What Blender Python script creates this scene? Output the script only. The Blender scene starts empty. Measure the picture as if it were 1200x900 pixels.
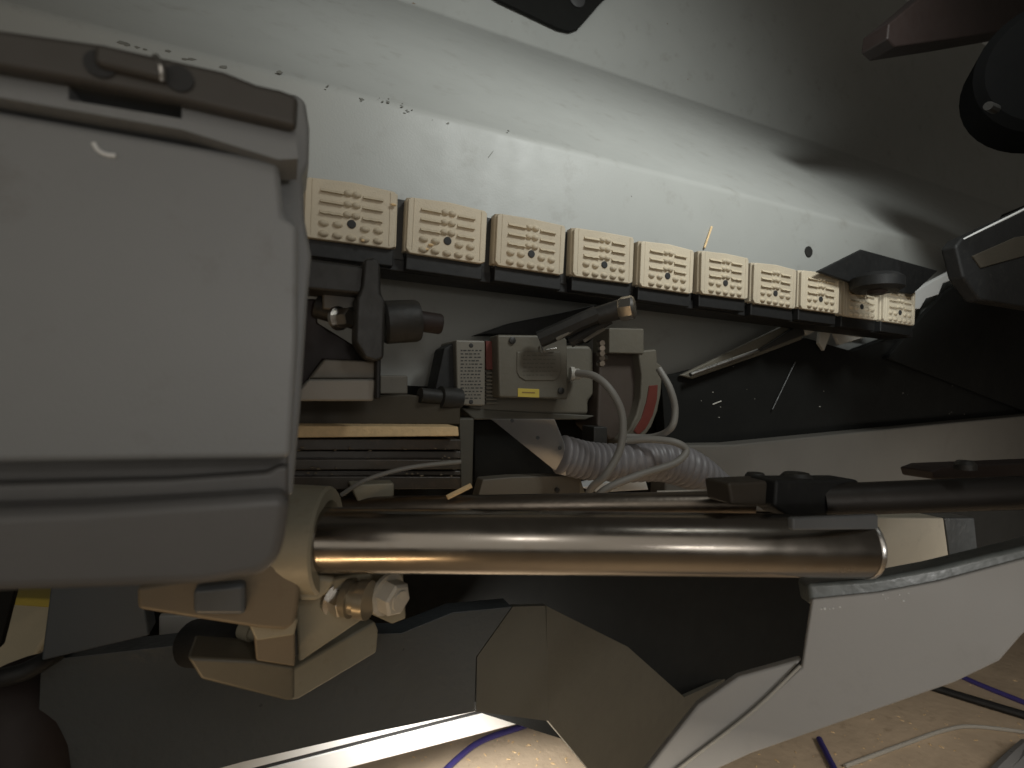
import bpy, bmesh, math, random
from mathutils import Vector, Matrix
random.seed(7)
V = Vector
sc = bpy.context.scene
COL = sc.collection
# ------------------------------------------------------------------ camera
F = 600.0                                   # focal length in reference pixels (1200 wide)
cam = bpy.data.cameras.new('camera'); cam.lens = 18; cam.sensor_width = 36
cam.clip_start = 0.01; cam.clip_end = 100
cam.dof.use_dof = True; cam.dof.focus_distance = 0.66; cam.dof.aperture_fstop = 5.6
co = bpy.data.objects.new('camera', cam); COL.objects.link(co)
co.location = (0, 0, 0); co.rotation_euler = (math.radians(90), 0, 0)
sc.camera = co
# ------------------------------------------------------------------ world and lamps
wd = bpy.data.worlds.new('World'); sc.world = wd; wd.use_nodes = True
bg = wd.node_tree.nodes['Background']; bg.inputs[0].default_value = (1.0, 0.93, 0.80, 1); bg.inputs[1].default_value = 0.042
sc.view_settings.view_transform = 'Standard'; sc.view_settings.look = 'None'
sc.view_settings.exposure = 0; sc.view_settings.gamma = 1

def area(name, loc, target, power, color, sx, sy, spread=180):
    l = bpy.data.lights.new(name, 'AREA'); l.shape = 'RECTANGLE'; l.size = sx; l.size_y = sy
    l.energy = power; l.color = color; l.spread = math.radians(spread)
    o = bpy.data.objects.new(name, l); COL.objects.link(o); o.location = loc
    o.rotation_euler = (V(target) - V(loc)).to_track_quat('-Z', 'Y').to_euler()
    return o
def spot(name, loc, target, power, color, size_deg, blend, radius):
    l = bpy.data.lights.new(name, 'SPOT'); l.energy = power; l.color = color
    l.spot_size = math.radians(size_deg); l.spot_blend = blend; l.shadow_soft_size = radius
    o = bpy.data.objects.new(name, l); COL.objects.link(o); o.location = loc
    o.rotation_euler = (V(target) - V(loc)).to_track_quat('-Z', 'Y').to_euler()
    return o
spot('workshop_lamp', (0.62, 0.12, 0.84), (0.30, 0.90, 0.60), 48.0, (0.96, 1.0, 0.975), 102, 1.0, 0.13)
area('front_fill_lamp', (0.1, -1.1, 0.35), (0.1, 0.6, 0.0), 5.5, (1.0, 0.94, 0.84), 2.2, 1.5)  # added soft fill from behind the camera, no visible source
area('cover_fill_lamp', (0.08, 0.03, 0.08), (-0.12, 0.28, -0.01), 0.075, (1.0, 0.98, 0.95), 0.04, 0.04, 140)  # added fill so the left cover gets light of its own
spot('beam_fill_lamp', (0.50, -0.25, -0.10), (0.33, 0.42, -0.30), 2.9, (1.0, 0.98, 0.95), 44, 0.7, 0.05)  # added spot that brightens the diagonal beam
area('rod_glint_lamp', (-0.24, 0.20, -0.42), (-0.14, 0.44, -0.12), 0.05, (1.0, 0.66, 0.34), 0.32, 0.014, 60)  # added strip, stands in for the lit floor's gold reflection on the rod
area('floor_bounce_lamp', (0.25, 0.25, -0.33), (0.25, 0.30, -0.75), 1.2, (1.0, 0.90, 0.76), 0.5, 0.05)  # added above the floor so the rods reflect a lit surface
spot('far_pad_fill_lamp', (0.42, 0.10, 0.12), (0.655, 0.87, 0.14), 7.0, (0.95, 1.0, 1.0), 13, 0.6, 0.01)  # added narrow spot from the front that whitens the farthest pads
area('floor_fill_lamp', (-0.12, 0.76, -0.46), (0.05, 1.1, -0.75), 2.6, (1.0, 0.97, 0.92), 0.25, 0.05)  # added light hidden behind the foot, brightens plinth and floor
area('right_floor_light', (0.9, 0.55, -0.2), (0.9, 1.0, -0.75), 1.3, (1.0, 0.93, 0.84), 0.2, 0.2)  # unseen light aimed down at the right-hand floor

# ------------------------------------------------------------------ machine frame: u along the chain, w away, v up
u = V((0.9135, 0.4035, -0.0405)).normalized()
v = (V((0, 0, 1)) - u * u.z).normalized()
w = v.cross(u).normalized()
def ray(px, py): return V(((px - 600) / F, 1.0, (450 - py) / F))
def P(px, py, d): return ray(px, py) * d
def hb(px, py, b):
    r = ray(px, py); return r * (b / r.dot(w))
def hp(px, py, p0, n):
    r = ray(px, py); return r * (p0.dot(n) / r.dot(n))
def M(a, b, c): return u * a + w * b + v * c

# ------------------------------------------------------------------ materials
MC = {}
def mat(name, col, rough=0.5, metal=0.0, var=0.12, scale=18, bump=0.05, bscale=220, dirt=0.0, dirtcol=(0.05, 0.04, 0.03), coat=0.0, spec=0.5, tint=None):
    if name in MC: return MC[name]
    m = bpy.data.materials.new(name); m.use_nodes = True
    nt = m.node_tree; N = nt.nodes; L = nt.links
    bs = N['Principled BSDF']
    bs.inputs['Metallic'].default_value = metal
    bs.inputs['Specular IOR Level'].default_value = spec
    bs.inputs['Coat Weight'].default_value = coat
    tc = N.new('ShaderNodeTexCoord')
    n1 = N.new('ShaderNodeTexNoise'); n1.inputs['Scale'].default_value = scale; n1.inputs['Detail'].default_value = 6
    L.new(tc.outputs['Object'], n1.inputs['Vector'])
    mx = N.new('ShaderNodeMix'); mx.data_type = 'RGBA'
    t = tint or (1, 1, 1)
    mx.inputs[6].default_value = (*[max(0, c * (1 - var)) for c in col], 1)
    mx.inputs[7].default_value = (*[min(1, c * (1 + var) * k) for c, k in zip(col, t)], 1)
    L.new(n1.outputs['Fac'], mx.inputs[0])
    out = mx.outputs[2]
    if dirt > 0:
        n2 = N.new('ShaderNodeTexNoise'); n2.inputs['Scale'].default_value = scale * 2.3; n2.inputs['Detail'].default_value = 9
        n2.inputs['Roughness'].default_value = 0.7
        L.new(tc.outputs['Object'], n2.inputs['Vector'])
        r = N.new('ShaderNodeValToRGB'); r.color_ramp.elements[0].position = 0.56 ; r.color_ramp.elements[1].position = 0.78
        r.color_ramp.elements[1].color = (dirt, dirt, dirt, 1)
        L.new(n2.outputs['Fac'], r.inputs[0])
        m2 = N.new('ShaderNodeMix'); m2.data_type = 'RGBA'; m2.inputs[7].default_value = (*dirtcol, 1)
        L.new(r.outputs[0], m2.inputs[0]); L.new(out, m2.inputs[6]); out = m2.outputs[2]
    L.new(out, bs.inputs['Base Color'])
    mr = N.new('ShaderNodeMapRange'); mr.inputs[3].default_value = max(0.02, rough - 0.1); mr.inputs[4].default_value = min(1, rough + 0.12)
    n3 = N.new('ShaderNodeTexNoise'); n3.inputs['Scale'].default_value = scale * 3; n3.inputs['Detail'].default_value = 5
    L.new(tc.outputs['Object'], n3.inputs['Vector']); L.new(n3.outputs['Fac'], mr.inputs[0]); L.new(mr.outputs[0], bs.inputs['Roughness'])
    if bump > 0:
        n4 = N.new('ShaderNodeTexNoise'); n4.inputs['Scale'].default_value = bscale; n4.inputs['Detail'].default_value = 3
        L.new(tc.outputs['Object'], n4.inputs['Vector'])
        b = N.new('ShaderNodeBump'); b.inputs['Strength'].default_value = bump; b.inputs['Distance'].default_value = 0.002
        L.new(n4.outputs['Fac'], b.inputs['Height']); L.new(b.outputs[0], bs.inputs['Normal'])
    MC[name] = m
    return m
grey_paint = mat('grey_paint', (0.35, 0.355, 0.335), 0.50, var=0.07, bump=0.10, bscale=420, dirt=0.4, dirtcol=(0.16, 0.14, 0.11), scale=9)
cover_paint = mat('cover_paint', (0.245, 0.25, 0.25), 0.5, var=0.10, bump=0.10, bscale=500, dirt=0.45, dirtcol=(0.13, 0.11, 0.09), scale=9)
shaded_cover = mat('shaded_cover_paint', (0.065, 0.058, 0.05), 0.5, var=0.1, dirt=0.3)  # dark brown puts the flange's shade into the colour
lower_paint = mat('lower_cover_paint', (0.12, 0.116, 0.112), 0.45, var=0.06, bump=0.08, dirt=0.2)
pad_rubber = mat('pad_rubber', (0.62, 0.54, 0.41), 0.62, var=0.14, bump=0.25, bscale=600, dirt=0.35, dirtcol=(0.36, 0.27, 0.17), scale=30)
tread_m = mat('tread_rubber', (0.58, 0.50, 0.37), 0.62, var=0.15, bump=0.25, bscale=600, dirt=0.45, dirtcol=(0.34, 0.25, 0.16), scale=45)
nt = pad_rubber.node_tree; bs = nt.nodes['Principled BSDF']; src = bs.inputs['Base Color'].links[0].from_socket
oi = nt.nodes.new('ShaderNodeObjectInfo'); mr = nt.nodes.new('ShaderNodeMapRange'); mr.inputs[3].default_value = 0.86; mr.inputs[4].default_value = 1.06
hs = nt.nodes.new('ShaderNodeHueSaturation'); nt.links.new(oi.outputs['Random'], mr.inputs[0]); nt.links.new(mr.outputs[0], hs.inputs['Value'])
nt.links.new(src, hs.inputs['Color']); nt.links.new(hs.outputs[0], bs.inputs['Base Color'])
black = mat('black_paint', (0.009, 0.009, 0.009), 0.6, var=0.3, bump=0.1, dirt=0.3, dirtcol=(0.06, 0.055, 0.045), scale=40)
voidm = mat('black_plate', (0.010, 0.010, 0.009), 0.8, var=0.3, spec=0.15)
dark_iron = mat('dark_iron', (0.024, 0.023, 0.021), 0.5, var=0.3, bump=0.2, dirt=0.3, dirtcol=(0.08, 0.065, 0.045), scale=30)
brown_dark = mat('brown_plastic', (0.018, 0.010, 0.008), 0.6, var=0.2)
chrome = mat('ground_steel', (0.30, 0.27, 0.235), 0.22, 1.0, var=0.12, bump=0.012, bscale=90, dirt=0.35, dirtcol=(0.22, 0.16, 0.10), scale=16)
steel = mat('worn_steel', (0.55, 0.53, 0.50), 0.28, 1.0, var=0.15, bump=0.1)
old_steel = mat('dull_steel', (0.20, 0.17, 0.14), 0.35, 1.0, var=0.2, bump=0.1, scale=30)
cast_cream = mat('cream_casting', (0.27, 0.25, 0.19), 0.45, var=0.12, bump=0.15, bscale=160, dirt=0.45, dirtcol=(0.16, 0.11, 0.06), scale=22)
cast_brown = mat('tan_casting', (0.16, 0.13, 0.09), 0.5, var=0.12, dirt=0.4, dirtcol=(0.1, 0.07, 0.04), scale=22)
base_paint = mat('base_paint', (0.055, 0.062, 0.066), 0.32, var=0.12, bump=0.45, bscale=120, dirt=0.3, dirtcol=(0.04, 0.035, 0.03), scale=14)
olive_paint = mat('olive_paint', (0.075, 0.070, 0.055), 0.5, var=0.12, bump=0.1, dirt=0.3)
beam_paint = mat('beam_paint', (0.40, 0.388, 0.37), 0.55, var=0.06, bump=0.06, dirt=0.2, dirtcol=(0.2, 0.18, 0.15), scale=8)
motor_paint = mat('motor_paint', (0.13, 0.118, 0.092), 0.5, var=0.1, bump=0.15, dirt=0.4, dirtcol=(0.10, 0.08, 0.05), scale=30)
panel_tan = mat('tan_paint', (0.14, 0.125, 0.10), 0.5, var=0.1, dirt=0.3)
white_paint = mat('white_paint', (0.78, 0.78, 0.76), 0.45, var=0.04, bump=0.03)
offwhite = mat('offwhite_plastic', (0.48, 0.46, 0.41), 0.5, var=0.08, dirt=0.4, dirtcol=(0.2, 0.16, 0.1))
red_paint = mat('red_sticker', (0.13, 0.028, 0.02), 0.5, var=0.2)
yellow_paint = mat('yellow_sticker', (0.55, 0.43, 0.08), 0.5, var=0.15)
wood = mat('chipboard_edge', (0.80, 0.58, 0.32), 0.75, var=0.2, scale=120, bump=0.5, dirt=0.3, dirtcol=(0.3, 0.2, 0.1))
hose_m = mat('hose_plastic', (0.20, 0.19, 0.195), 0.4, var=0.1, bump=0)
cable_m = mat('grey_cable', (0.22, 0.21, 0.19), 0.5, var=0.1, bump=0)
blue_m = mat('blue_cable', (0.06, 0.05, 0.22), 0.4, var=0.1, bump=0)
concrete = mat('concrete_floor', (0.62, 0.49, 0.35), 0.8, var=0.25, scale=12, bump=0.8, bscale=60, dirt=0.7, dirtcol=(0.27, 0.19, 0.12))
silver = mat('zinc_sheet', (0.45, 0.46, 0.48), 0.4, 0.8, var=0.1)
ink = mat('ink', (0.03, 0.03, 0.03), 0.7, var=0.1)

# ------------------------------------------------------------------ object helpers
WL = {}
def thing(name, label, cat, loc, group=None):
    o = bpy.data.objects.new(name, None); COL.objects.link(o); o.empty_display_size = 0.02
    o.location = loc; WL[o.name] = V(loc); o['label'] = label; o['category'] = cat
    if group: o['group'] = group
    return o
def tag(o, label, cat, group=None):
    o['label'] = label; o['category'] = cat
    if group: o['group'] = group
    return o
def build(name, verts, faces, m, parent=None, bevel=0.0, smooth=True, angle=35, seg=2, label=None):
    c = sum((V(p) for p in verts), V()) / len(verts)
    me = bpy.data.meshes.new(name)
    me.from_pydata([V(p) - c for p in verts], [], faces); me.validate()
    bm = bmesh.new(); bm.from_mesh(me)
    bmesh.ops.recalc_face_normals(bm, faces=bm.faces); bm.to_mesh(me); bm.free()
    if smooth:
        me.shade_smooth(); me.set_sharp_from_angle(angle=math.radians(angle))
    me.materials.append(m)
    o = bpy.data.objects.new(name, me); COL.objects.link(o)
    if parent:
        o.parent = parent; o.location = c - WL[parent.name]
    else: o.location = c
    WL[o.name] = c
    if bevel > 0:
        bv = o.modifiers.new('bevel', 'BEVEL'); bv.width = bevel; bv.segments = seg; bv.limit_method = 'ANGLE'
        bv.angle_limit = math.radians(30); bv.harden_normals = True
    if label: o['label'] = label
    return o
class G:
    def __init__(s): s.v = []; s.f = []
    def add(s, vs, fs):
        k = len(s.v); s.v += [V(p) for p in vs]; s.f += [[i + k for i in f] for f in fs]; return s
    def prism(s, pts, vec):
        n = len(pts); vec = V(vec)
        return s.add(list(pts) + [V(p) + vec for p in pts],
                     [list(range(n)), list(range(2 * n - 1, n - 1, -1))] + [[i, (i + 1) % n, n + (i + 1) % n, n + i] for i in range(n)])
    def box(s, c, X, Y, Z):
        c, X, Y, Z = V(c), V(X) / 2, V(Y) / 2, V(Z) / 2
        return s.prism([c - X - Y - Z, c + X - Y - Z, c + X - Y + Z, c - X - Y + Z], Y * 2)
    def lathe(s, A, B, prof, n=32, rot=0):
        A, B = V(A), V(B); ax = (B - A); e = ax.normalized()
        p = e.orthogonal().normalized() if abs(e.z) > .9 else (V((0, 0, 1)) - e * e.z).normalized()
        q = e.cross(p)
        vs = []; fs = []
        for t, r in prof:
            for i in range(n):
                an = 2 * math.pi * i / n + rot
                vs.append(A + ax * t + (p * math.cos(an) + q * math.sin(an)) * r)
        for k in range(len(prof) - 1):
            for i in range(n):
                j = (i + 1) % n
                fs.append([k * n + i, k * n + j, (k + 1) * n + j, (k + 1) * n + i])
        fs.append(list(range(n))[::-1]); fs.append([(len(prof) - 1) * n + i for i in range(n)])
        return s.add(vs, fs)
    def tube(s, pts, r, n=12, rf=None, steps=10):
        pts = [V(p) for p in pts]; Q = []
        E = [pts[0] * 2 - pts[1]] + pts + [pts[-1] * 2 - pts[-2]]
        for i in range(1, len(E) - 2):
            for k in range(steps):
                t = k / steps
                Q.append(0.5 * ((2 * E[i]) + (E[i + 1] - E[i - 1]) * t + (2 * E[i - 1] - 5 * E[i] + 4 * E[i + 1] - E[i + 2]) * t * t + (-E[i - 1] + 3 * E[i] - 3 * E[i + 1] + E[i + 2]) * t ** 3))
        Q.append(pts[-1]); vs = []; fs = []; p = None
        for i, c in enumerate(Q):
            e = (Q[min(i + 1, len(Q) - 1)] - Q[max(i - 1, 0)]).normalized()
            p = (e.orthogonal() if p is None else (p - e * p.dot(e))).normalized(); q = e.cross(p)
            rr = r if rf is None else rf(i, len(Q))
            for k in range(n):
                an = 2 * math.pi * k / n; vs.append(c + (p * math.cos(an) + q * math.sin(an)) * rr)
        m_ = len(Q)
        for i in range(m_ - 1):
            for k in range(n):
                j = (k + 1) % n; fs.append([i * n + k, i * n + j, (i + 1) * n + j, (i + 1) * n + k])
        fs.append(list(range(n))); fs.append([(m_ - 1) * n + k for k in range(n)])
        return s.add(vs, fs)
    def dome(s, c, X, Y, N, h, n=12, rings=3):
        c, X, Y, N = V(c), V(X), V(Y), V(N); vs = []; fs = []
        for k in range(rings):
            t = k / rings * math.pi / 2
            for i in range(n):
                an = 2 * math.pi * i / n
                vs.append(c + (X * math.cos(an) + Y * math.sin(an)) * math.cos(t) + N * h * math.sin(t))
        vs.append(c + N * h)
        for k in range(rings - 1):
            for i in range(n):
                j = (i + 1) % n; fs.append([k * n + i, k * n + j, (k + 1) * n + j, (k + 1) * n + i])
        for i in range(n): fs.append([(rings - 1) * n + i, (rings - 1) * n + (i + 1) % n, rings * n])
        return s.add(vs, fs)
    def out(s, name, m, parent=None, **k): return build(name, s.v, s.f, m, parent, **k)
def slab(name, pix, b, th, m, parent=None, bevel=0.002, **k):
    g = G(); g.prism([hb(x, y, b) for x, y in pix], w * th); return g.out(name, m, parent, bevel=bevel, **k)
def pslab(name, pix, p0, n, th, m, parent=None, bevel=0.002, **k):
    n = n.normalized(); n = n if n.y > 0 else -n
    g = G(); g.prism([hp(x, y, p0, n) for x, y in pix], n * th); return g.out(name, m, parent, bevel=bevel, **k)
def plane3(a, b, c):
    A, B, C_ = P(*a), P(*b), P(*c); return A, (B - A).cross(C_ - A).normalized()
def hexbolt(g, A, B, r, washer=True):
    A, B = V(A), V(B)
    g.lathe(A, B, [(0, r * .9), (0.0, r), (.85, r), (1, r * .85)], n=6, rot=.3)
    if washer: g.lathe(A - (B - A) * .25, A + (B - A) * .0001, [(0, r * 1.25), (1, r * 1.25)], n=24)

# ------------------------------------------------------------------ setting: floor
fl = G(); fl.box((0.6, 1.6, -0.78), (7, 0, 0), (0, 6.4, 0), (0, 0, 0.06))
o = fl.out('floor', concrete); o['kind'] = 'structure'

# ------------------------------------------------------------------ big folded sheet housing
BC = 0.66
A0, A1 = -0.75, hb(1330, 100, 0.78).dot(u) + 1.5
c2 = hb(600, 157, BC).dot(v)
lean = math.radians(46); nB = (w * math.cos(lean) - v * math.sin(lean))
p1 = hp(600, 46, M(0, BC, c2), nB); b1, c1 = p1.dot(w), p1.dot(v)
c0 = hb(600, 545, BC).dot(v)
def fillet(pts, r, seg=5):
    out = [pts[0]]
    for i in range(1, len(pts) - 1):
        a, b, c = [V(q) for q in (pts[i - 1], pts[i], pts[i + 1])]
        d1 = (a - b).normalized(); d2 = (c - b).normalized()
        s, e = b + d1 * r, b + d2 * r
        for k in range(seg + 1):
            t = k / seg; out.append(tuple(s * (1 - t) ** 2 + b * 2 * t * (1 - t) + e * t * t))
    return out + [pts[-1]]
prof = fillet([(BC, c0), (BC, c2), (b1, c1), (b1 + .02, c1 + .75)], 0.009)
g = G()
back = [(x + .006, y + .002) for x, y in prof]
n = len(prof)
vs = [M(A0, *q) for q in prof] + [M(A1, *q) for q in prof] + [M(A0, *q) for q in back] + [M(A1, *q) for q in back]
fs = []
for i in range(n - 1):
    fs += [[i, i + 1, n + i + 1, n + i], [2 * n + i, 3 * n + i, 3 * n + i + 1, 2 * n + i + 1],
           [i, 2 * n + i, 2 * n + i + 1, i + 1], [n + i, n + i + 1, 3 * n + i + 1, 3 * n + i]]
fs += [[0, n, 3 * n, 2 * n], [n - 1, 3 * n - 1, 4 * n - 1, 2 * n - 1]]
g.add(vs, fs)
hous = thing('machine_housing', 'big pale grey folded sheet metal housing running diagonally behind the tan chain pads', 'housing', hb(600, 157, BC))
g.out('folded_panel', grey_paint, hous, angle=60)
def chips(spots, plane, m, off=0.0006):
    gg = G()
    for (x, y, s, asp, rot) in spots:
        c = hp(x, y, *plane); nn = plane[1] if plane[1].y < 0 else -plane[1]
        X = (u * math.cos(rot) + nn.cross(u) * math.sin(rot)); Y = nn.cross(X)
        k = random.randint(5, 7)
        pts = [c + nn * off + (X * math.cos(2 * math.pi * i / k) * asp + Y * math.sin(2 * math.pi * i / k)) * s * random.uniform(.5, 1.2) for i in range(k)]
        gg.prism(pts, nn * -.0012)
    return gg
PC = (M(0, BC, c2), w); PB = (M(0, BC, c2), nB); PA = (M(0, b1, c1), (w - v * (.02 / .75)).normalized())
sp = [(random.gauss(460, 45), 0, random.uniform(.0004, .0016), random.uniform(1, 3), random.uniform(-.3, .8)) for _ in range(16)]
sp = [(x, 106 + .26 * (x - 400) + random.gauss(3, 3), s, a_, r_) for x, _, s, a_, r_ in sp]
sp += [(random.uniform(130, 370), 0, random.uniform(.001, .0024), 2.2, .2) for _ in range(9)]
sp = [(x, (y if y else 48 + .2 * (x - 130) + random.gauss(0, 4)), s, a_, r_) for x, y, s, a_, r_ in sp]
sp += [(575, 181, .0006, 14, 1.0), (740, 230, .001, 1, 0), (530, 290, .001, 1, 0), (596, 153, .0012, 1.5, 0)]
d = chips(sp, PC, ink).out('paint_chips', mat('primer', (.17, .17, .15), .7), hous, smooth=False); d['kind'] = 'stuff'
d = chips([(698, 80, .003, 1.3, .5), (764, 101, .0025, 1.6, .5), (484, 5, .004, 1.6, .4), (490, 8, .002, 1.6, .4), (806, 93, .0022, 1, 0), (600, 25, .0014, 1, 0), (782, 28, .0018, 1, 0), (868, 146, .002, 1, 0)], PA, ink).out('rust_specks', mat('rust', (.16, .10, .05), .8), hous, smooth=False); d['kind'] = 'stuff'
gg = G(); c = hb(947, 295, BC); gg.lathe(c - w * .002, c + w * .002, [(0, .010), (1, .010)], 20); gg.out('screw_hole', dark_iron, hous)
gg = G(); gg.tube([hb(833, 266, BC) - w * .002, hb(824, 291, BC) - w * .003], .0018, 8, steps=3)
tag(gg.out('wood_splinter', wood), 'thin pale splinter stuck to grey housing just above the pads', 'splinter')

# ------------------------------------------------------------------ feed chain with tan pads
pA, pB = P(357, 205, 0.5), P(357, 205, 0.5)
BP = pA.dot(w); aP = pA.dot(u); cP = pA.dot(v); PITCH = 0.1012; PW, PH = 0.090, 0.060
chain = thing('feed_chain', 'row of ten tan rubber pads with raised dots on black chain blocks', 'chain', M(aP, BP + .03, cP - PH))
def add_pad(i, N=10):
    a = aP + i * PITCH + .001; b = BP + random.uniform(-.0012, .0012); c = cP + random.uniform(-.0012, .0012)
    tl = random.uniform(-.012, .012)
    U = (u + v * tl).normalized(); Vv = (v - u * tl).normalized()
    def q(x, y, z=0): return M(a, b, c) + U * x - Vv * y - w * z        # x right, y down, z toward viewer
    g = G()
    g.prism([q(0.003, 0.001), q(PW * .5, -0.001 + random.uniform(-.001, .001)), q(PW - .003, 0), q(PW - .001, .004), q(PW - .0015, PH - .002), q(PW - .006, PH), q(.004, PH + .0005), q(0, PH - .004), q(0, .004)], w * .014)
    # folded side wings
    g.prism([q(-.0012, 0, -.006), q(.007, .001, .0012), q(.007, PH - .002, .0012), q(-.0012, PH - .002, -.006)], w * .012)
    g.prism([q(PW - .008, .001, .0012), q(PW + .001, 0, -.005), q(PW + .001, PH - .003, -.005), q(PW - .008, PH - .002, .0012)], w * .010)
    pad = g.out('pad', pad_rubber, chain, bevel=.0012)
    g = G(); y0 = .0115; dy = .0108; x0 = .014; x1 = PW - .015
    for r in range(5):
        y = y0 + r * dy
        if r < 3:
            for (xa, xb) in ((x0, x0 + .022), (x1 - .020, x1)):
                n_ = 5
                top = [q(xa + (xb - xa) * k / n_, y + (0.0006 if r == 2 and k % 2 else 0) - .0016, .0002) for k in range(n_ + 1)]
                bot = [q(xa + (xb - xa) * k / n_, y + (0.0006 if r == 2 and k % 2 else 0) + .0016, .0030) for k in range(n_ + 1)]
                g.prism(top + bot[::-1], w * .003)
            for xc in (x0 + .0262, x0 + .0345): g.dome(q(xc, y - .0008, 0), U * .0046, Vv * .0036, -w, .0036)
        else:
            for k in range(5):
                if r == 3 and k == 2: continue
                g.dome(q(x0 + .004 + k * (x1 - x0 - .008) / 4, y + random.uniform(-.0004, .0004), 0), U * .0052, Vv * .0036, -w, .0036)
    g.out('tread', tread_m, pad, angle=50)
    g = G(); cc = q(x0 + .004 + 2 * (x1 - x0 - .008) / 4, y0 + 2.75 * dy, 0)
    g.lathe(cc + w * .003, cc - w * .0012, [(0, .0044), (.9, .0044), (1, .0038)], 18); g.out('bolt_hole', ink, pad)
    g = G(); g.box(q(PW / 2, PH * .52, -.014 - .029), U * (PW - .001), w * .058, Vv * (PH + .002)); 
    g.box(q(PW / 2, PH + .0085, -.030), U * (PW - .003), w * .050, Vv * .018)
    blk = g.out('chain_block', black, chain, bevel=.0015)
    g = G(); g.box(q(PW + .0055, PH * .5 + .004, -.041), U * .0135, w * .05, Vv * (PH + .006)); g.out('link', dark_iron, chain, bevel=.001)  # link made large enough to plug the gap and stop light leaks
for i in range(-1, 10):
    if i >= 0: add_pad(i)
g = G(); g.box(M(aP + PITCH * 5, BP + .040, cP - PH - .012), u * PITCH * 10.3, w * .048, v * .014)
g.box(M(aP + PITCH * 5, BP + .052, cP - PH * .5 - .008), u * PITCH * 10.1, w * .012, v * (PH + .004))  # added backing bar, blocks light leaking between the pads
g.out('chain_rail', black, chain, bevel=.002)

g = G()
for (x, y) in ((500, 292), (505, 287), (425, 282), (461, 240)):
    g.dome(hb(x, y, BP - .0015), u * random.uniform(.002, .004), v * .0016, -w, .002, 7, 2)
o = g.out('wood_crumbs', wood, chain, smooth=False); o['kind'] = 'stuff'
# ------------------------------------------------------------------ left cover
BF = 0.30
cv = thing('end_cover', 'large dim grey painted cover box filling the left side of the photo', 'cover', hb(170, 690, BF))
slab('front_panel', [(-90, 112), (326, 187), (333, 252), (350, 262), (349, 400), (341, 537), (320, 538), (-90, 545)], BF, .10, cover_paint, cv, bevel=.009, seg=5)
slab('side_plate', [(280, 112), (346, 108), (358, 117), (363, 150), (362, 190), (355, 206), (357, 256), (365, 300), (361, 345), (352, 480), (343, 582), (280, 582)], .335, .05, cover_paint, cv, bevel=.003, seg=3)
g = G()
ft = lambda x: 76 + .168 * x; fbm = lambda x: 114 + .177 * x; st = lambda x: 84 + .205 * x; sb = lambda x: 104 + .165 * x
for q_ in ([(-90, ft(-90)), (80, ft(80)), (80, fbm(80)), (-90, fbm(-90))], [(213, ft(213)), (346, 147), (349, 186), (326, 187), (213, fbm(213))],
           [(80, ft(80)), (213, ft(213)), (213, st(213) - 9), (80, st(80) - 3)], [(80, sb(80)), (213, sb(213)), (213, fbm(213)), (80, fbm(80))]):
    g.prism([hb(x, y, .291) for x, y in q_], w * .03)
g.out('slotted_strip', cover_paint, cv)
slab('slot_back', [(60, 80), (235, 110), (235, 150), (60, 128)], .313, .003, ink, cv)  # black backing stands in for the dark inside the slot
fg = slab('top_flange', [(-90, 20), (120, 50), (262, 82), (300, 97), (330, 104), (350, 112), (348, 149), (215, 118), (80, 92), (-90, 62)], .281, .008, shaded_cover, cv, bevel=.003, seg=3)
g = G(); c = hb(155, 78, .281); g.box(c, u * .026, w * .010, v * .010); g.out('flange_boss', shaded_cover, cv, bevel=.003)
for x, y in ((118, 76), (210, 93)):
    g = G(); c = hb(x, y, .281); g.lathe(c - w * .0012, c + w * .004, [(0, .006), (1, .006)], 20); g.out('hole', ink, cv)
g = G(); c = hb(191, 85, .281); g.tube([c + V((-.002, -.002, .006)), c - w * .004, c + V((.001, -.002, -.005))], .0016, 8); g.out('wire_clip', steel, cv)
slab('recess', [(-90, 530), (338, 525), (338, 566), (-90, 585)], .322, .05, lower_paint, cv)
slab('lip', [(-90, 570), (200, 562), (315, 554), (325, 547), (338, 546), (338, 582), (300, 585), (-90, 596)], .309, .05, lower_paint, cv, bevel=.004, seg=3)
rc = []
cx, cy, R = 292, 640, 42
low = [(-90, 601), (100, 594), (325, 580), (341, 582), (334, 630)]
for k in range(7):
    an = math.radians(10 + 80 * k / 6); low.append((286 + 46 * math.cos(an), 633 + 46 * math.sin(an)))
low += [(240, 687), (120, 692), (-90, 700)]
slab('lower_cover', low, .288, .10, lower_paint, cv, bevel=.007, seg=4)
g = G(); pts = [(110, 168), (116, 177), (126, 182), (136, 183)]
g.tube([hb(x, y, BF) - w * .0004 for x, y in pts], .0011, 8); tag(g.out('plastic_shaving', white_paint), 'small white curled shaving stuck on the grey cover', 'shaving')

# ------------------------------------------------------------------ dark clamp mechanism under first pad
cl = thing('clamp_bracket', 'dark oily clamp bracket with short shaft beneath the first pad', 'bracket', P(410, 470, .50))
slab('arm', [(340, 300), (428, 312), (428, 345), (340, 337)], .478, .04, dark_iron, cl, bevel=.003)
slab('plate', [(427, 303), (440, 301), (446, 310), (447, 345), (452, 352), (450, 420), (441, 424), (428, 420), (416, 400), (418, 350), (424, 335)], .470, .03, dark_iron, cl, bevel=.003)
g = G(); A, B = P(448, 378, .495), P(490, 376, .51)
g.lathe(A, B, [(0, .019), (.08, .021), (.9, .021), (1, .0195)], 28); g.out('collar', dark_iron, cl)
g = G(); g.lathe(B, P(517, 380, .52), [(0, .0105), (.9, .0105), (1, .0095)], 20); g.out('shaft', brown_dark, cl)
g = G(); A = P(372, 358, .485); g.lathe(A, P(418, 372, .49), [(0, .012), (1, .012)], 20); g.out('pin', dark_iron, cl)
g = G(); A = P(398, 373, .472); hexbolt(g, A, A + V((.012, -.006, 0)), .009); g.out('bolt', steel, cl)
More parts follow.
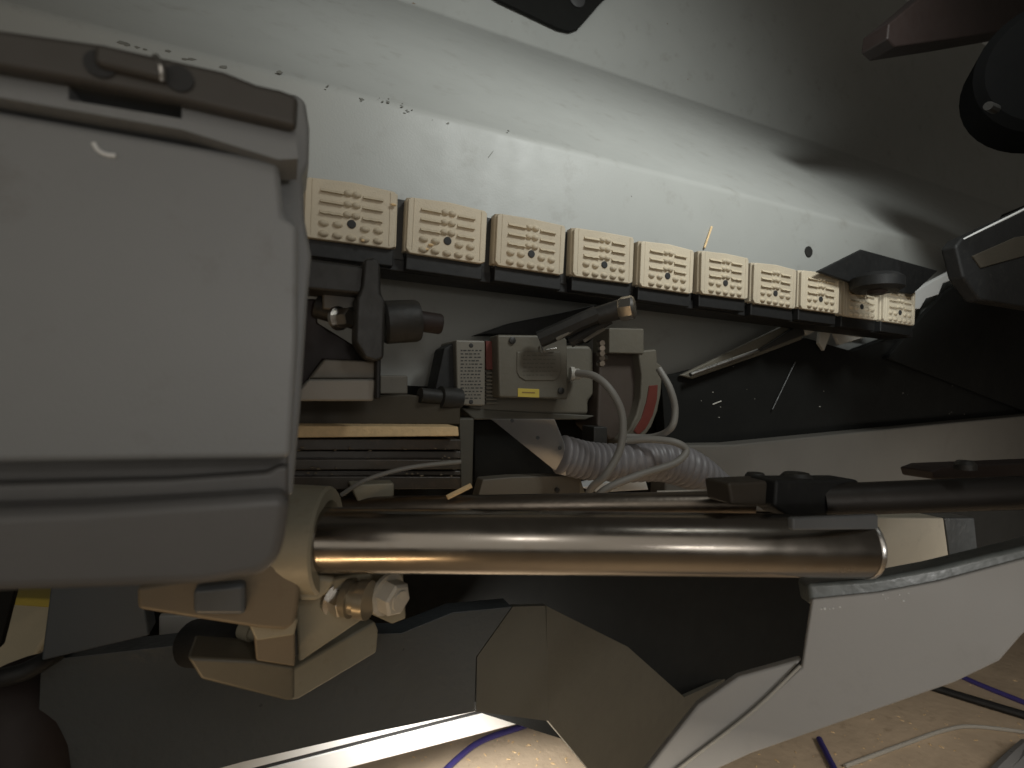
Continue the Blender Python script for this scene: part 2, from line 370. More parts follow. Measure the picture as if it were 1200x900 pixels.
slab('rear_plate', [(378, 338), (420, 345), (420, 366), (378, 362)], .50, .01, panel_tan, cl)
slab('side_block', [(345, 350), (372, 350), (372, 378), (440, 420), (436, 424), (378, 422), (345, 470)], .52, .03, brown_dark, cl)
slab('strut', [(441, 408), (447, 408), (446, 468), (440, 468)], .475, .02, black, cl)
gb = thing('guide_block', 'pale grey chamfered block under the dark clamp bracket beside the cover', 'block', P(395, 470, .5))
slab('sloped_face', [(380, 421), (440, 423), (440, 444), (362, 444)], .487, .03, panel_tan, gb, bevel=.002)
slab('front_face', [(362, 444.5), (440, 444.5), (438, 470), (340, 470)], .483, .04, mat('block_paint', (.24, .225, .20), .5), gb, bevel=.002)

# ------------------------------------------------------------------ shelf under it, chipboard strip and stacked rails
sh = thing('dark_shelf', 'dark brown horizontal rail just above the bright chipboard strip', 'rail', P(440, 490, .56))
slab('rail', [(335, 470), (478, 462), (540, 470), (540, 498), (335, 498)], .565, .05, mat('brown_rail', (.045, .035, .02), .6, dirt=.3), sh, bevel=.002)
slab('pale_block', [(445, 440), (478, 440), (478, 462), (445, 462)], .59, .03, panel_tan, sh)
tag(slab('chipboard_strip', [(340, 499), (537, 500), (538, 511), (340, 513)], .53, .05, wood, bevel=.001), 'bright golden chipboard edge lying level beside the grey cover', 'board')
rk = thing('stacked_rails', 'stack of oily dark rails below the chipboard strip', 'rails', P(440, 575, .56))
for k, (ya, yb, off) in enumerate(((514, 526, 0), (528, 536, .01), (538, 549, -.004), (551, 556, .008), (558, 572, .0))):
    slab('rail', [(335, ya), (540, ya + 1), (540, yb + 1), (335, yb + 2)], .55 + off, .06, mat('rail_%d' % (k % 2), ((.05, .04, .03), (.075, .065, .055))[k % 2], .35, dirt=.5, dirtcol=(.14, .1, .07), scale=40), rk, bevel=.0012)
slab('foot', [(410, 568), (462, 566), (462, 582), (420, 590)], .53, .03, cast_cream, rk)
g = G()
for _ in range(28):
    c = hb(random.uniform(345, 535), random.choice((527, 537, 550, 557)) + random.uniform(-3, 1), .543)
    g.dome(c, u * random.uniform(.0008, .003), v * random.uniform(.0005, .0012), -w, .001, 6, 2)
o = g.out('sawdust', cast_brown, rk, smooth=False); o['kind'] = 'stuff'
g = G(); g.tube([P(400, 580, .50), P(430, 562, .50), P(480, 548, .51), P(540, 541, .53)], .0022, 10)
tag(g.out('thin_cable', cable_m), 'thin grey cable curving in front of the stacked rails', 'cable')
g = G(); g.tube([P(524, 583, .50), P(552, 569, .51)], .0028, 6, steps=3)
tag(g.out('wood_chip', wood), 'short pale wood chip leaning above the steel rods', 'wood chip')

# ------------------------------------------------------------------ trimming motor
mo = thing('trimming_motor', 'grey trimming motor with square terminal box and yellow sticker', 'motor', P(620, 490, .60))
body = slab('motor_body', [(556, 403), (692, 405), (696, 412), (697, 462), (690, 470), (690, 486), (560, 486), (548, 476)], .583, .06, motor_paint, mo, bevel=.005, seg=3)
ec = slab('end_cap', [(534, 398), (569, 399), (569, 476), (536, 475)], .573, .065, mat('cap_paint', (.19, .175, .145), .45, dirt=.3), mo, bevel=.0025)
g = G()
for r in range(15):
    x = 540; y = 410 + r * 4
    while x < 563:
        l = random.uniform(1.5, 4)
        g.prism([hb(x, y, .5726), hb(x + l, y, .5726), hb(x + l, y + 1.3, .5726), hb(x, y + 1.3, .5726)], w * .0006); x += l + random.uniform(1, 2.5)
for y in (405, 471): g.dome(hb(552, y, .573), u * .0028, v * .0028, -w, .001, 10, 2)
g.out('cap_print', ink, ec, smooth=False)
slab('red_band', [(569.5, 399.5), (582, 400), (582, 433), (570, 433)], .575, .02, red_paint, mo, bevel=.0005)
for k in range(9):
    slab('fin', [(570, 436 + k * 4.4), (583, 436 + k * 4.4), (584, 438.3 + k * 4.4), (570, 438.3 + k * 4.4)], .577, .01, motor_paint, mo, bevel=.0004)
tb = slab('terminal_box', [(583, 392), (660, 393), (665, 398), (666, 468), (585, 466)], .556, .028, motor_paint, mo, bevel=.003, seg=3)
pl = [(606, 412), (657, 412), (658, 434), (655, 442), (650, 446), (616, 446), (609, 442), (606, 436)]
slab('embossed_plate', pl, .5546, .004, motor_paint, tb, bevel=.001)
g = G()
for k in range(6):
    x = 613
    while x < 650:
        l = random.uniform(2, 6); y = 416 + k * 4.6
        g.prism([hb(x, y, .5543), hb(x + l, y, .5543), hb(x + l, y + 1.1, .5543), hb(x, y + 1.1, .5543)], w * .0005); x += l + random.uniform(1.2, 2.5)
g.out('plate_print', mat('faint_print', (.10, .09, .07), .7), tb, smooth=False)
ys = slab('yellow_sticker', [(607, 455), (632, 456), (632, 466), (607, 465)], .5553, .002, yellow_paint, tb, bevel=.0003)
slab('sticker_print', [(612, 459), (627, 459.5), (627, 461), (612, 460.5)], .5549, .001, mat('brown_ink', (.25, .17, .05), .7), ys, bevel=0)
for x, y in ((600, 399), (657, 458)):
    g = G(); c = hb(x, y, .5555); g.lathe(c, c - w * .0025, [(0, .0042), (.8, .0042), (1, .0034)], 14); g.out('screw', dark_iron, tb)
g = G(); c = [hb(634, 403, .553), hb(637, 411, .551), hb(641, 410, .551), hb(652, 408, .551)]; g.tube(c, .0011, 8); g.out('wire_clip', steel, tb)
g = G(); c = hb(668, 438, .57); g.lathe(c, c + u * .014 - w * .004, [(0, .009), (.35, .009), (.36, .007), (.75, .007), (1, .0055)], 12); g.out('cable_gland', offwhite, mo)
g = G(); g.tube([P(676, 437, .575), P(697, 441, .56), P(716, 458, .55), P(729, 487, .55), P(727, 525, .55), P(710, 556, .55), P(692, 574, .56), P(682, 604, .57)], .0042, 14); g.out('power_cable', cable_m, mo)
g = G(); A = P(538, 468, .60); 
g.lathe(A, P(492, 463, .57), [(0, .013), (.5, .013), (.52, .0085), (1, .0085)], 20); g.out('spindle', dark_iron, mo)
slab('side_guard', [(520, 408), (534, 400), (536, 478), (528, 492), (512, 490), (510, 455)], .585, .04, black, mo)
slab('under_shelf', [(540, 478), (700, 487), (686, 492), (556, 492)], .58, .05, olive_paint, mo)

# ------------------------------------------------------------------ black lever with steel tip
lv = thing('tension_lever', 'black lever with shiny steel tip sticking out below the chain', 'lever', P(620, 395, .62))
slab('housing', [(560, 392), (600, 378), (660, 366), (720, 352), (716, 375), (700, 392), (690, 402), (650, 395), (600, 392)], .615, .03, black, lv)
g = G(); g.tube([P(632, 398, .60), P(700, 368, .59)], .010, 8, steps=2); g.tube([P(668, 402, .61), P(715, 374, .60)], .006, 8, steps=2); g.out('lever_bar', dark_iron, lv)
g = G(); g.lathe(P(700, 370, .592), P(728, 362, .585), [(0, .0105), (1, .0115)], 20); g.out('lever_sleeve', dark_iron, lv)
g = G(); g.lathe(P(726, 363, .585), P(744, 360, .578), [(0, .0125), (.2, .014), (.85, .014), (1, .011)], 8); g.out('steel_tip', steel, lv)
g = G(); g.tube([P(652, 398, .59), P(680, 382, .59)], .0022, 6, steps=2); g.tube([P(684, 400, .60), P(708, 385, .60)], .0024, 6, steps=2); g.out('return_spring', panel_tan, lv)

# ------------------------------------------------------------------ extraction hood
hd = thing('dust_hood', 'rounded brown extraction hood with red strip right of the motor', 'hood', P(740, 525, .66))
slab('hood_shell', [(703, 412), (752, 412), (756, 450), (750, 490), (735, 512), (715, 516), (700, 500)], .572, .06, mat('hood_brown', (.065, .05, .04), .5, dirt=.3), hd, bevel=.004)
outer = [(757 + 20 * math.cos(t), 465 + 60 * math.sin(t)) for t in [math.radians(a) for a in range(-60, 101, 10)]]
rim = [(748, 411), (770, 409), (771, 425)] + [(776 - .0 * k, 428 + 10 * k) for k in range(3)] + [(775, 462), (771, 482), (764, 500), (754, 514), (742, 523), (728, 525), (727, 516), (738, 502), (746, 486), (751, 466), (752, 440)]
slab('hood_rim', rim, .557, .05, motor_paint, hd, bevel=.003)
slab('red_strip', [(761, 452), (771, 451), (770, 468), (765, 487), (757, 502), (748, 510), (743, 505), (752, 490), (758, 470)], .5555, .003, red_paint, hd, bevel=.0004)
slab('pale_tip', [(744, 511), (755, 512), (744, 521), (731, 524), (730, 518)], .5553, .003, offwhite, hd, bevel=.0004)
slab('hood_block', [(714, 384), (755, 385), (755, 415), (714, 414)], .555, .04, motor_paint, hd, bevel=.002)
slab('lower_bracket', [(696, 500), (712, 500), (712, 530), (696, 530)], .56, .03, dark_iron, hd)
g = G()
for k in range(5): hexbolt(g, P(705 + random.uniform(-3, 4), 402 + 6 * k, .60), P(706, 402 + 6 * k, .588), .004, False)
g.out('nuts', old_steel, hd)

# ------------------------------------------------------------------ corrugated hose, cables
g = G()
hp_ = [P(655, 532, .585), P(690, 540, .60), P(730, 542, .615), P(775, 540, .64), P(812, 552, .66), P(845, 575, .69)]
g.tube(hp_, .02, 22, rf=lambda i, n: (.0195 + .0034 * abs(math.sin(i * math.pi / 5)) + .004 * math.sin(math.pi * min(1, max(0, (i / n - .35) / .6)))), steps=26)
tag(g.out('corrugated_hose', hose_m, angle=80), 'grey corrugated extraction hose under the hood', 'hose')
g = G(); g.tube([P(684, 604, .57), P(706, 576, .56), P(745, 558, .57), P(790, 543, .58), P(804, 528, .59), P(790, 518, .59), P(760, 515, .60), P(735, 517, .61)], .0042, 12)
tag(g.out('looped_cable', cable_m), 'pale grey cable looping around in front of the corrugated hose', 'cable')
g = G(); g.tube([P(772, 432, .64), P(785, 455, .63), P(791, 480, .63), P(786, 502, .63), P(765, 512, .65), P(735, 512, .665)], .0042, 12)
tag(g.out('hanging_cable', cable_m), 'dark grey cable hanging in a short bow right of the hood', 'cable')

# ------------------------------------------------------------------ mount under motor
mt = thing('motor_mount', 'narrow tan post and zinc angle plate below the motor', 'mount', P(560, 575, .60))
slab('post', [(538, 490), (556, 490), (554, 570), (540, 572)], .565, .02, olive_paint, mt)
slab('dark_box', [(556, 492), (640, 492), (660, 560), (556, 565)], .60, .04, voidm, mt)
g = G(); g.prism([P(575, 491, .60), P(650, 491, .575), P(662, 520, .575), P(664, 558, .575), P(656, 556, .58), P(618, 520, .60)], w * .003)
g.out('angle_plate', silver, mt, bevel=.0008)
slab('plate_edge', [(659, 515), (664, 516), (665, 559), (660, 557)], .555, .004, steel, mt, bevel=.0005)
for x, y in ((600, 493), (630, 513), (656, 525)):
    g = G(); g.lathe(P(x, y, .574), P(x, y, .570), [(0, .0022), (1, .0022)], 10); g.out('screw', ink, mt)
tag(slab('white_bracket', [(680, 571), (755, 557), (760, 574), (700, 577)], .57, .03, white_paint, bevel=.001), 'small white plate under the corrugated hose', 'plate')
fp = slab('front_plate', [(566, 562), (600, 559), (680, 557), (680, 582), (560, 584)], .53, .02, panel_tan, bevel=.0015)
tag(fp, 'pale tan plate standing just behind the steel rods', 'plate')
g = G(); c = hb(652, 574, .53); g.lathe(c, c - w * .003, [(0, .003), (1, .003)], 10); g.out('screw', ink, fp)
tag(slab('plate_spacer', [(664, 560), (680, 560), (686, 578), (668, 578)], .54, .02, cast_cream, bevel=.001), 'small cream spacer between the tan plate and the white plate', 'spacer')

# ------------------------------------------------------------------ black body behind and struts at right
bb = thing('black_guard', 'wide black dusty guard plate below the far end of the chain', 'guard', hb(1000, 520, .615))
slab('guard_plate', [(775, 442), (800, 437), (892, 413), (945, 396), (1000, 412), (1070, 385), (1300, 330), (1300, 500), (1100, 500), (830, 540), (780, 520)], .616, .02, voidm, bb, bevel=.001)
g = G()
for _ in range(22):
    c = hb(random.uniform(810, 1190), random.uniform(425, 515), .616); s = random.uniform(.0003, .0009)
    g.dome(c, u * s * random.uniform(1, 2.5), v * s, -w, s * .6, 6, 2)
g.tube([hb(835, 474, .615), hb(845, 470, .615)], .001, 6, steps=2)
o = g.out('dust_specks', offwhite, bb, smooth=False); o['kind'] = 'stuff'
g = G(); g.tube([hb(932, 424, .614), hb(905, 480, .612)], .0012, 6, steps=3); g.out('scratch', dark_iron, bb)
rr = thing('slanted_rail', 'slanted grey rail with a bright polished edge right of the hood', 'rail', hb(860, 430, .60))
A, B = hb(800, 438, .60), hb(950, 384, .60)
slab('rail_web', [(798, 440), (870, 405), (935, 374), (945, 380), (940, 398), (895, 415), (812, 444)], .607, .008, motor_paint, rr)
g = G(); g.tube([hb(809, 439, .597), hb(888, 411, .597)], .0032, 8, steps=3); g.out('polished_edge', steel, rr)
slab('end_block', [(888, 411), (940, 378), (944, 392), (892, 412)], .598, .006, dark_iron, rr)
tag(slab('white_rail_end', [(934, 374), (965, 376), (1037, 388), (984, 404), (976, 385), (966, 411), (960, 402), (962, 385), (946, 393)], .603, .006, offwhite, bevel=.0008), 'pale angled bracket peeking out beneath the far pads', 'bracket')
lb = thing('rear_crossbeam', 'dull grey crossbeam behind the steel rods on the right', 'beam', hb(1000, 560, .57))
slab('beam_face', [(780, 522), (860, 521), (1100, 497), (1300, 478), (1300, 600), (780, 600)], .575, .035, mat('crossbeam_paint', (.12, .112, .098), .5, dirt=.3, scale=8), lb, bevel=.004, seg=3)
tag(slab('dark_void_sheet', [(380, 560), (1300, 575), (1300, 700), (1000, 760), (940, 840), (700, 880), (420, 790)], .80, .02, voidm), 'black sheet standing in for the dark void underneath the steel rods', 'guard')  # black sheet put in to make the dark void under the rods
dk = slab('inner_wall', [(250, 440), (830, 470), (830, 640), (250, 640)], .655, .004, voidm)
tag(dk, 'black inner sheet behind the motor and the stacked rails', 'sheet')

# ------------------------------------------------------------------ black square foot at chain end
ft_ = thing('roller_mount', 'black diamond plate with round knob overlapping the farthest pads', 'bracket', hb(1030, 350, .52))
slab('diamond_plate', [(958, 318), (1010, 292), (1100, 317), (1070, 345), (1035, 340), (1000, 332)], .528, .006, black, ft_)
g = G(); c = hb(1028, 322, .50); g.lathe(c, c - v * .026, [(0, .028), (.25, .036), (.8, .036), (1, .029)], 28); g.out('round_knob', black, ft_)
g = G(); c = hb(1028, 322, .50) - v * .026; g.lathe(c, c - v * .005, [(0, .014), (1, .010)], 20); g.out('knob_cap', brown_dark, ft_)
tag(slab('bright_guide', [(1065, 346), (1092, 330), (1136, 307), (1142, 318), (1105, 332), (1100, 345), (1085, 350), (1078, 362), (1066, 362)], .60, .012, white_paint, bevel=.001), 'bright white guide piece beyond the last pad', 'guide')
wh = thing('belt_guard', 'black rounded guard with a thin pale upper edge cut off at the right', 'guard', P(1185, 330, .7))
slab('guard_shell', [(1121, 288), (1128, 279), (1200, 246), (1320, 190), (1320, 380), (1150, 352), (1130, 325)], .40, .02, black, wh, bevel=.004, seg=3)
slab('guard_recess', [(1140, 300), (1190, 278), (1215, 274), (1215, 296), (1150, 314)], .398, .006, mat('hub_brown', (.05, .042, .03), .6), wh, bevel=.001)
g = G()
g.tube([hb(1128, 281, .402), hb(1245, 223, .402)], .0018, 8, steps=3)
g.out('worn_edge', white_paint, wh)
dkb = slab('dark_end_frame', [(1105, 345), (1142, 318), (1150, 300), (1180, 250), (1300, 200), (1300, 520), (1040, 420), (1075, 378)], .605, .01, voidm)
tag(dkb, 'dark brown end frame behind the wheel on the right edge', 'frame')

# ------------------------------------------------------------------ top right handle and top plate
kn = thing('hand_lever', 'dark brown rounded hand lever in the top right corner', 'lever', P(1150, 40, .78))
slab('lever_body', [(1042, 27), (1075, 0), (1120, -40), (1400, -60), (1400, 20), (1200, 32), (1120, 45), (1050, 55), (1040, 45)], .60, .05, brown_dark, kn, bevel=.004, seg=3)
g = G(); c = P(1248, 70, .80); g.lathe(c, c + V((.05, .09, .0)), [(0, .095), (.1, .108), (.9, .108), (1, .09)], 36); g.out('hub_disc', mat('hub_dark', (.006, .006, .006), .9, spec=.03), kn)
g = G(); g.lathe(P(1166, 128, .80), P(1158, 124, .76), [(0, .007), (1, .006)], 10); g.out('set_screw', dark_iron, kn)
tp = thing('black_bracket', 'black rounded bracket corner hanging from the top edge of the photo', 'bracket', hb(660, 0, b1))
slab('bracket_plate', [(540, -30), (586, 0), (655, 33), (668, 36), (678, 33), (688, 22), (707, 0), (740, -30)], b1 - .016, .012, voidm, tp, bevel=.002)
g = G(); c = hb(676, -2, b1 - .018); g.lathe(c, c - w * .005, [(0, .026), (.5, .026), (1, .016)], 28); g.out('bracket_screw', mat('grey_screw', (.1, .1, .1), .4, .6), tp)

# ------------------------------------------------------------------ steel rods and clamps
fr = thing('guide_rod', 'thick polished steel rod lying nearest across the photo', 'rod', P(690, 665, .45))
A, B = P(352, 632, .432), P(1012, 640, .452); ax = (B - A)
g = G(); g.lathe(A, B, [(0, .0268), (.985, .0268), (1, .0262)], 64); g.out('rod', chrome, fr)
g = G(); e = ax.normalized(); g.lathe(B, B + e * .002, [(0, .024), (1, .022)], 48); g.out('rod_end', steel, fr)
rd = thing('rear_rod', 'thinner steel rod running behind the thick polished rod', 'rod', P(640, 600, .52))
g = G(); g.lathe(P(398, 597, .52), P(880, 590, .505), [(0, .0125), (1, .0125)], 40); g.out('rod', old_steel, rd)
g = G(); g.lathe(P(960, 586, .50), P(1330, 572, .47), [(0, .0155), (1, .0155)], 40); g.out('thick_section', mat('rusty_steel', (.035, .031, .028), .5, .6, var=.2, scale=30), rd)
g = G(); g.tube([P(770, 576, .50), P(852, 574, .495)], .0008, 6, steps=3); g.out('edge_trim', offwhite, rd)
ck = thing('rod_clamp', 'black split clamp with two bolts gripping the rear rod', 'clamp', P(930, 605, .49))
slab('clamp_block', [(854, 566), (912, 563), (914, 595), (858, 592)], .335, .03, mat('clamp_brown', (.05, .04, .03), .5, dirt=.3), ck, bevel=.003)
slab('clamp_jaw', [(910, 563), (1005, 562), (1022, 580), (1020, 603), (925, 606), (908, 594)], .325, .03, black, ck, bevel=.003)
for x, y, s in ((885, 560, 13), (933, 560, 19)):
    A = P(x, y + 6, .50); g = G(); g.lathe(A, A + V((0, 0, .010)), [(0, s / 600 * .5 * .9), (.5, s / 600 * .5), (1, s / 600 * .5 * .7)], 12); g.out('bolt', dark_iron, ck)
c2k = thing('right_clamp', 'dark clamp strip with a single bolt on the rod at the right edge', 'clamp', P(1150, 560, .47))
slab('clamp_strip', [(1092, 552), (1105, 547), (1300, 538), (1300, 556), (1160, 560), (1095, 562)], .30, .03, brown_dark, c2k, bevel=.002)
A = P(1131, 550, .47); g = G(); g.lathe(A, A + V((0, 0, .008)), [(0, .0085), (.6, .0085), (1, .006)], 12); g.out('bolt', dark_iron, c2k)
ew = thing('rod_end_block', 'tan painted block between the thick rod end and the grey beam', 'block', P(1080, 650, .52))
slab('block_face', [(1010, 606), (1106, 607), (1112, 652), (1040, 672), (1010, 680)], .40, .03, mat('block_tan', (.48, .44, .35), .5, dirt=.2), ew)
slab('block_side', [(1107, 607), (1142, 607), (1146, 646), (1113, 652)], .401, .03, base_paint, ew)
slab('top_plate', [(930, 607), (1030, 603), (1030, 621), (930, 622)], .272, .006, mat('blue_grey', (.14, .145, .15), .4), ew)
tag(slab('shadow_plate', [(1020, 600), (1300, 596), (1300, 650), (1100, 665), (1030, 680)], .45, .02, voidm), 'black plate standing in for shadow below the right rod behind the tan block', 'plate')  # black sheet put in where the shadow lies

g = G(); g.lathe(B - e * .004, B + e * .0005, [(0, .0270), (.2, .0275), (.8, .0275), (1, .0268)], 64); g.out('end_rim', steel, fr)

# ------------------------------------------------------------------ yoke casting
yk = thing('rod_yoke', 'cream cast iron yoke whose ring carries the thick steel rod', 'yoke', P(370, 820, .48))
ctr = P(366, 632, .445); e = V((1, .03, -.01)).normalized()
g = G(); nseg = 48; zz = (V((0, 0, 1)) - e * e.z).normalized(); yy = e.cross(zz)
vs = []; fs = []
for (off, r) in ((-.022, .031), (-.022, .047), (.012, .0455), (.014, .0435), (.014, .0335), (.010, .031)):
    for i in range(nseg):
        an = 2 * math.pi * i / nseg; vs.append(ctr + e * off + (zz * math.cos(an) + yy * math.sin(an)) * r)
for k in range(6):
    for i in range(nseg):
        j = (i + 1) % nseg; k2 = (k + 1) % 6; fs.append([k * nseg + i, k * nseg + j, k2 * nseg + j, k2 * nseg + i])
g.add(vs, fs); g.out('ring', cast_cream, yk, angle=40)
slab('ring_web', [(345, 690), (352, 672), (395, 678), (385, 695), (372, 705), (350, 705)], .452, .03, cast_cream, yk, bevel=.004, seg=3)
slab('lower_arm', [(160, 688), (345, 655), (352, 690), (349, 716), (345, 733), (334, 740), (300, 737), (160, 715)], .44, .05, cast_brown, yk, bevel=.005, seg=3)
slab('blue_pad', [(226, 690), (288, 684), (288, 722), (226, 722)], .43, .02, mat('blue_grey_cap', (.10, .11, .12), .35), yk, bevel=.004)
slab('web', [(345, 705), (375, 680), (437, 670), (436, 720), (350, 778)], .475, .05, cast_cream, yk, bevel=.003)
slab('brown_block', [(296, 735), (346, 715), (346, 782), (300, 775)], .455, .04, cast_brown, yk, bevel=.002)
pz, nz = plane3((346, 780, .50), (345, 820, .50), (443, 745, .57))
pslab('foot_side', [(346, 782), (440, 728), (444, 738), (442, 765), (350, 820), (341, 822), (340, 786)], pz, nz, .02, cast_cream, yk, bevel=.003)
slab('foot_front', [(218, 770), (300, 774), (345, 781), (345, 822), (335, 822), (235, 797)], .465, .04, mat('foot_paint', (.11, .10, .075), .4, dirt=.3), yk, bevel=.003)
for (x, y, d_, r) in ((395, 702, .455, .012), (455, 697, .47, .0155)):
    A = P(x, y, d_); g = G(); hexbolt(g, A, A + V((.012, -.008, -.002)), r); g.lathe(A + V((.006, -.004, -.001)), A + V((.0135, -.009, -.0022)), [(0, r * .6), (1, r * .58)], 20)
    g.out('nut', offwhite if x > 420 else steel, yk)
g = G(); A = P(405, 700, .452); g.lathe(A, A + V((.022, -.004, -.001)), [(0, .016), (.3, .017), (.31, .0135), (.6, .0135), (.61, .0165), (1, .0165)], 28); g.out('threaded_collar', mat('brassy_steel', (.32, .28, .21), .3, 0.6), yk)
g = G(); A = P(286, 736, .45); g.lathe(A, A + V((.018, -.006, -.002)), [(0, .009), (.6, .009), (.61, .007), (1, .006)], 16); g.out('stud', cast_cream, yk)
slab('stud_plate', [(290, 730), (350, 724), (345, 745), (300, 752)], .452, .01, cast_cream, yk)
slab('nut_plate', [(432, 664), (472, 664), (476, 725), (460, 732), (434, 720)], .49, .012, cast_cream, yk)
g = G(); g.lathe(P(222, 753, .49), P(292, 756, .465), [(0, .017), (.08, .021), (.9, .021), (1, .016)], 24); g.out('knob', black, yk)

# ------------------------------------------------------------------ base casting at lower left
bs_ = thing('base_frame', 'rough dark grey painted machine foot across the lower left', 'machine foot', hb(300, 880, .62))
slab('left_face', [(48, 774), (190, 758), (240, 752), (330, 745), (470, 742), (530, 718), (600, 711), (558, 770), (556, 834), (420, 862), (285, 893), (180, 922), (40, 950)], .62, .03, base_paint, bs_, bevel=.0007)
Pm, Nm = plane3((557, 833, .655), (557, 760, .655), (640, 800, .70))
slab('corner_face', [(601, 711), (640.5, 710), (642.5, 845), (558, 834), (559, 770)], .6212, .008, olive_paint, bs_, bevel=0)  # corner and right faces: light difference on the foot's paint, coloured olive
pslab('right_face', [(640.5, 710), (736, 758), (802, 817), (880, 782), (950, 762), (925, 845), (800, 905), (760, 960), (720, 960), (690, 902), (642.5, 845)], hb(641.5, 780, .6212), w * math.cos(.33) - u * math.sin(.33), .008, olive_paint, bs_, bevel=.0007)
cb = thing('black_side_panel', 'blue grey pillar behind the cover on the far left', 'pillar', P(105, 760, .6))
slab('pillar_face', [(60, 680), (165, 680), (175, 745), (48, 775)], .60, .03, mat('pillar_paint', (.055, .065, .075), .5, dirt=.3), cb)
slab('dark_recess', [(150, 690), (340, 690), (345, 745), (236, 745), (236, 725), (192, 728), (190, 752), (150, 757)], .74, .01, voidm, cb)
tag(slab('white_patch', [(186, 722), (240, 720), (240, 765), (186, 765)], .70, .01, white_paint), 'small white patch glimpsed beneath the cream yoke left of the black knob', 'opening_patch')  # plain white sheet filling the view through the opening
bg_ = thing('lit_floor_patch', 'pale bag with yellow top standing in for lit floor at the far left behind the machine', 'floor_patch', P(25, 790, .8))  # added pale shape in place of the lit floor behind the machine
g = G(); g.prism([P(8, 702, .85), P(62, 702, .85), P(60, 745, .83), P(30, 785, .8), P(-40, 810, .8), P(-30, 760, .8)], w * .1); g.out('patch_body', mat('lit_patch_colour', (.50, .45, .33), .8, var=.1), bg_, bevel=.01)
g = G(); g.prism([P(6, 700, .845), P(60, 702, .845), P(58, 713, .843), P(8, 710, .843)], w * .05); g.out('yellow_top', yellow_paint, bg_, bevel=.004)
tag(slab('black_wall_plate', [(-60, 690), (18, 690), (0, 760), (-60, 780)], .60, .01, voidm), 'black strip at the left edge below the cover', 'plate')
g = G(); g.tube([P(-60, 800, .46), P(20, 790, .46), P(75, 762, .50), P(130, 745, .62), P(180, 735, .68)], .008, 12)
tag(g.out('black_cable', black), 'thick black cable crossing the lower left corner', 'cable')
g = G(); g.tube([P(20, 800, .52), P(30, 850, .50), P(10, 960, .47)], .045, 20)
tag(g.out('brown_duct', brown_dark), 'dark brown bundle in the bottom left corner', 'duct')

# ------------------------------------------------------------------ white skirt, floor cables
sk = thing('white_plinth', 'white plinth strip with a black stripe beneath the machine foot', 'plinth', hb(500, 880, .95))
L1 = lambda x: 903 - .248 * (x - 280) - 2
g = G()
def strip(nm, o1, o2, b, m):
    pts = [(120, L1(120) + o1 * 1.1), (640, L1(640) + o1 - 3), (720, L1(720) + o1 - 5), (720, L1(720) + o2 - 5), (640, L1(640) + o2 - 3), (120, L1(120) + o2 * 1.1)]
    return slab(nm, pts, b, .02, m, sk, bevel=.001)
strip('upper_strip', -14, 4, .90, white_paint); strip('black_stripe', 4, 9, .903, ink); strip('lower_strip', 9, 31, .90, white_paint)
FZ = -.75
def onfloor(px, py, h=.0): r = ray(px, py); return r * ((FZ + h) / r.z)
g = G()
for _ in range(260):
    if random.random() < .4: c = onfloor(random.uniform(480, 700), random.uniform(838, 925))
    else: c = onfloor(random.uniform(880, 1260), random.uniform(775, 930))
    s_ = random.uniform(.0008, .0026); an = random.uniform(0, 3.1); X = V((math.cos(an), math.sin(an), 0)); Y = V((-X.y, X.x, 0))
    g.dome(c, X * s_ * random.uniform(1, 3), Y * s_, V((0, 0, 1)), s_ * .7, 6, 2)
o = g.out('floor_grit', wood, smooth=False); o['kind'] = 'stuff'; o['label'] = 'small wood chips and grit scattered on the tan floor'; o['category'] = 'grit'
def fcable(nm, pts, r, m, label):
    g = G(); g.tube([onfloor(x, y, r) for x, y in pts], r, 10); return tag(g.out(nm, m), label, 'cable', 'cables lying on the floor')
fcable('blue_cable', [(490, 935), (535, 890), (565, 868), (610, 852), (660, 835)], .006, blue_m, 'blue cable on the floor in front of the white plinth')
fcable('blue_cable', [(960, 866), (968, 882), (985, 915)], .006, blue_m, 'short piece of blue cable emerging from under the grey beam')
fcable('blue_cable', [(1110, 785), (1150, 803), (1230, 835)], .006, blue_m, 'blue cable crossing the floor at the right edge of the photo')
fcable('black_cable', [(1092, 805), (1140, 820), (1240, 850)], .009, black, 'black cable on the floor just below the blue one at the right edge')
fcable('white_cable', [(990, 898), (1060, 872), (1110, 855), (1150, 852), (1260, 866)], .004, offwhite, 'thin cream cable curving over the floor in the lower right corner')
pf = G(); 
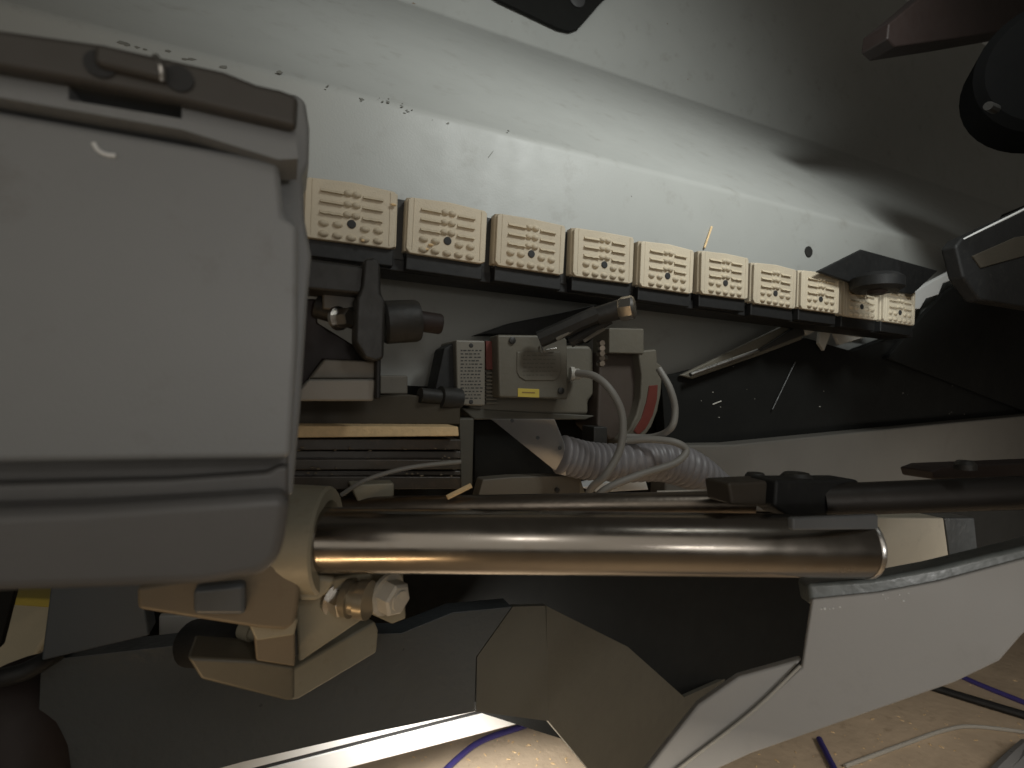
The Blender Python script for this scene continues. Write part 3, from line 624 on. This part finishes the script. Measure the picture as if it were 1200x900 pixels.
for k in range(5):
    a_ = onfloor(1150 + 22 * k, 930 - 6 * k, .012); b_ = onfloor(1205 + 22 * k, 875 - 3 * k, .014); pf.tube([a_, (a_ + b_) / 2 + V((.01, 0, .012)), b_], .014, 8, steps=4)
o = pf.out('plastic_wrap', mat('clear_wrap', (.22, .22, .22), .3, var=.1)); tag(o, 'crumpled clear plastic wrap on the floor at the bottom right corner', 'wrap')

# ------------------------------------------------------------------ grey diagonal beam lower right
gbm = thing('diagonal_beam', 'thick pale grey beam slanting through the lower right corner', 'beam', P(960, 880, .45))
pg, ng = P(980, 760, .45), V((-.2, -.95, .15)).normalized()
face = [(952, 702), (1030, 694), (1100, 681), (1210, 652), (1320, 610), (1320, 640), (1198, 745), (1172, 775), (1120, 800), (1000, 842), (880, 884), (780, 930), (770, 925), (800, 898), (880, 836), (940, 782)]
pslab('beam_face', face, pg, ng, .005, beam_paint, gbm, bevel=.002)
fl_n = ng
pslab('side_flange', [(942, 772), (884, 837), (806, 899), (768, 932), (735, 932), (775, 880), (818, 826), (866, 793)], pg + V((0, .0035, 0)), ng, .012, beam_paint, gbm, bevel=.003)
g = G(); g.tube([hp(x, y, pg, ng) for x, y in ((938, 780), (880, 835), (800, 897), (765, 926))], .0013, 8); g.out('edge_bead', offwhite, gbm)
pslab('worn_top', [(946, 684), (1020, 679), (1100, 664), (1210, 638), (1330, 600), (1320, 625), (1210, 657), (1100, 688), (1030, 701), (950, 711)], pg + V((0, .003, 0)), ng, .03, mat('worn_paint', (.17, .185, .18), .3, var=.4, scale=60, bump=.35, bscale=70, dirt=.5), gbm, bevel=.004)
g = G()
for _ in range(12):
    x = random.choice((random.gauss(972, 14), random.uniform(1025, 1090))); y = 716 - .16 * (x - 950) + random.gauss(0, 2.5)
    c = hp(x, y, pg, ng); s = random.uniform(.0003, .0009); g.dome(c, V((s * 1.8, 0, 0)), V((0, .3 * s, s)), V((0, -1, 0)), s, 6, 2)
o = g.out('bare_metal_chips', white_paint, gbm, smooth=False); o['kind'] = 'stuff'  # white paint stands in for the glint of bare metal
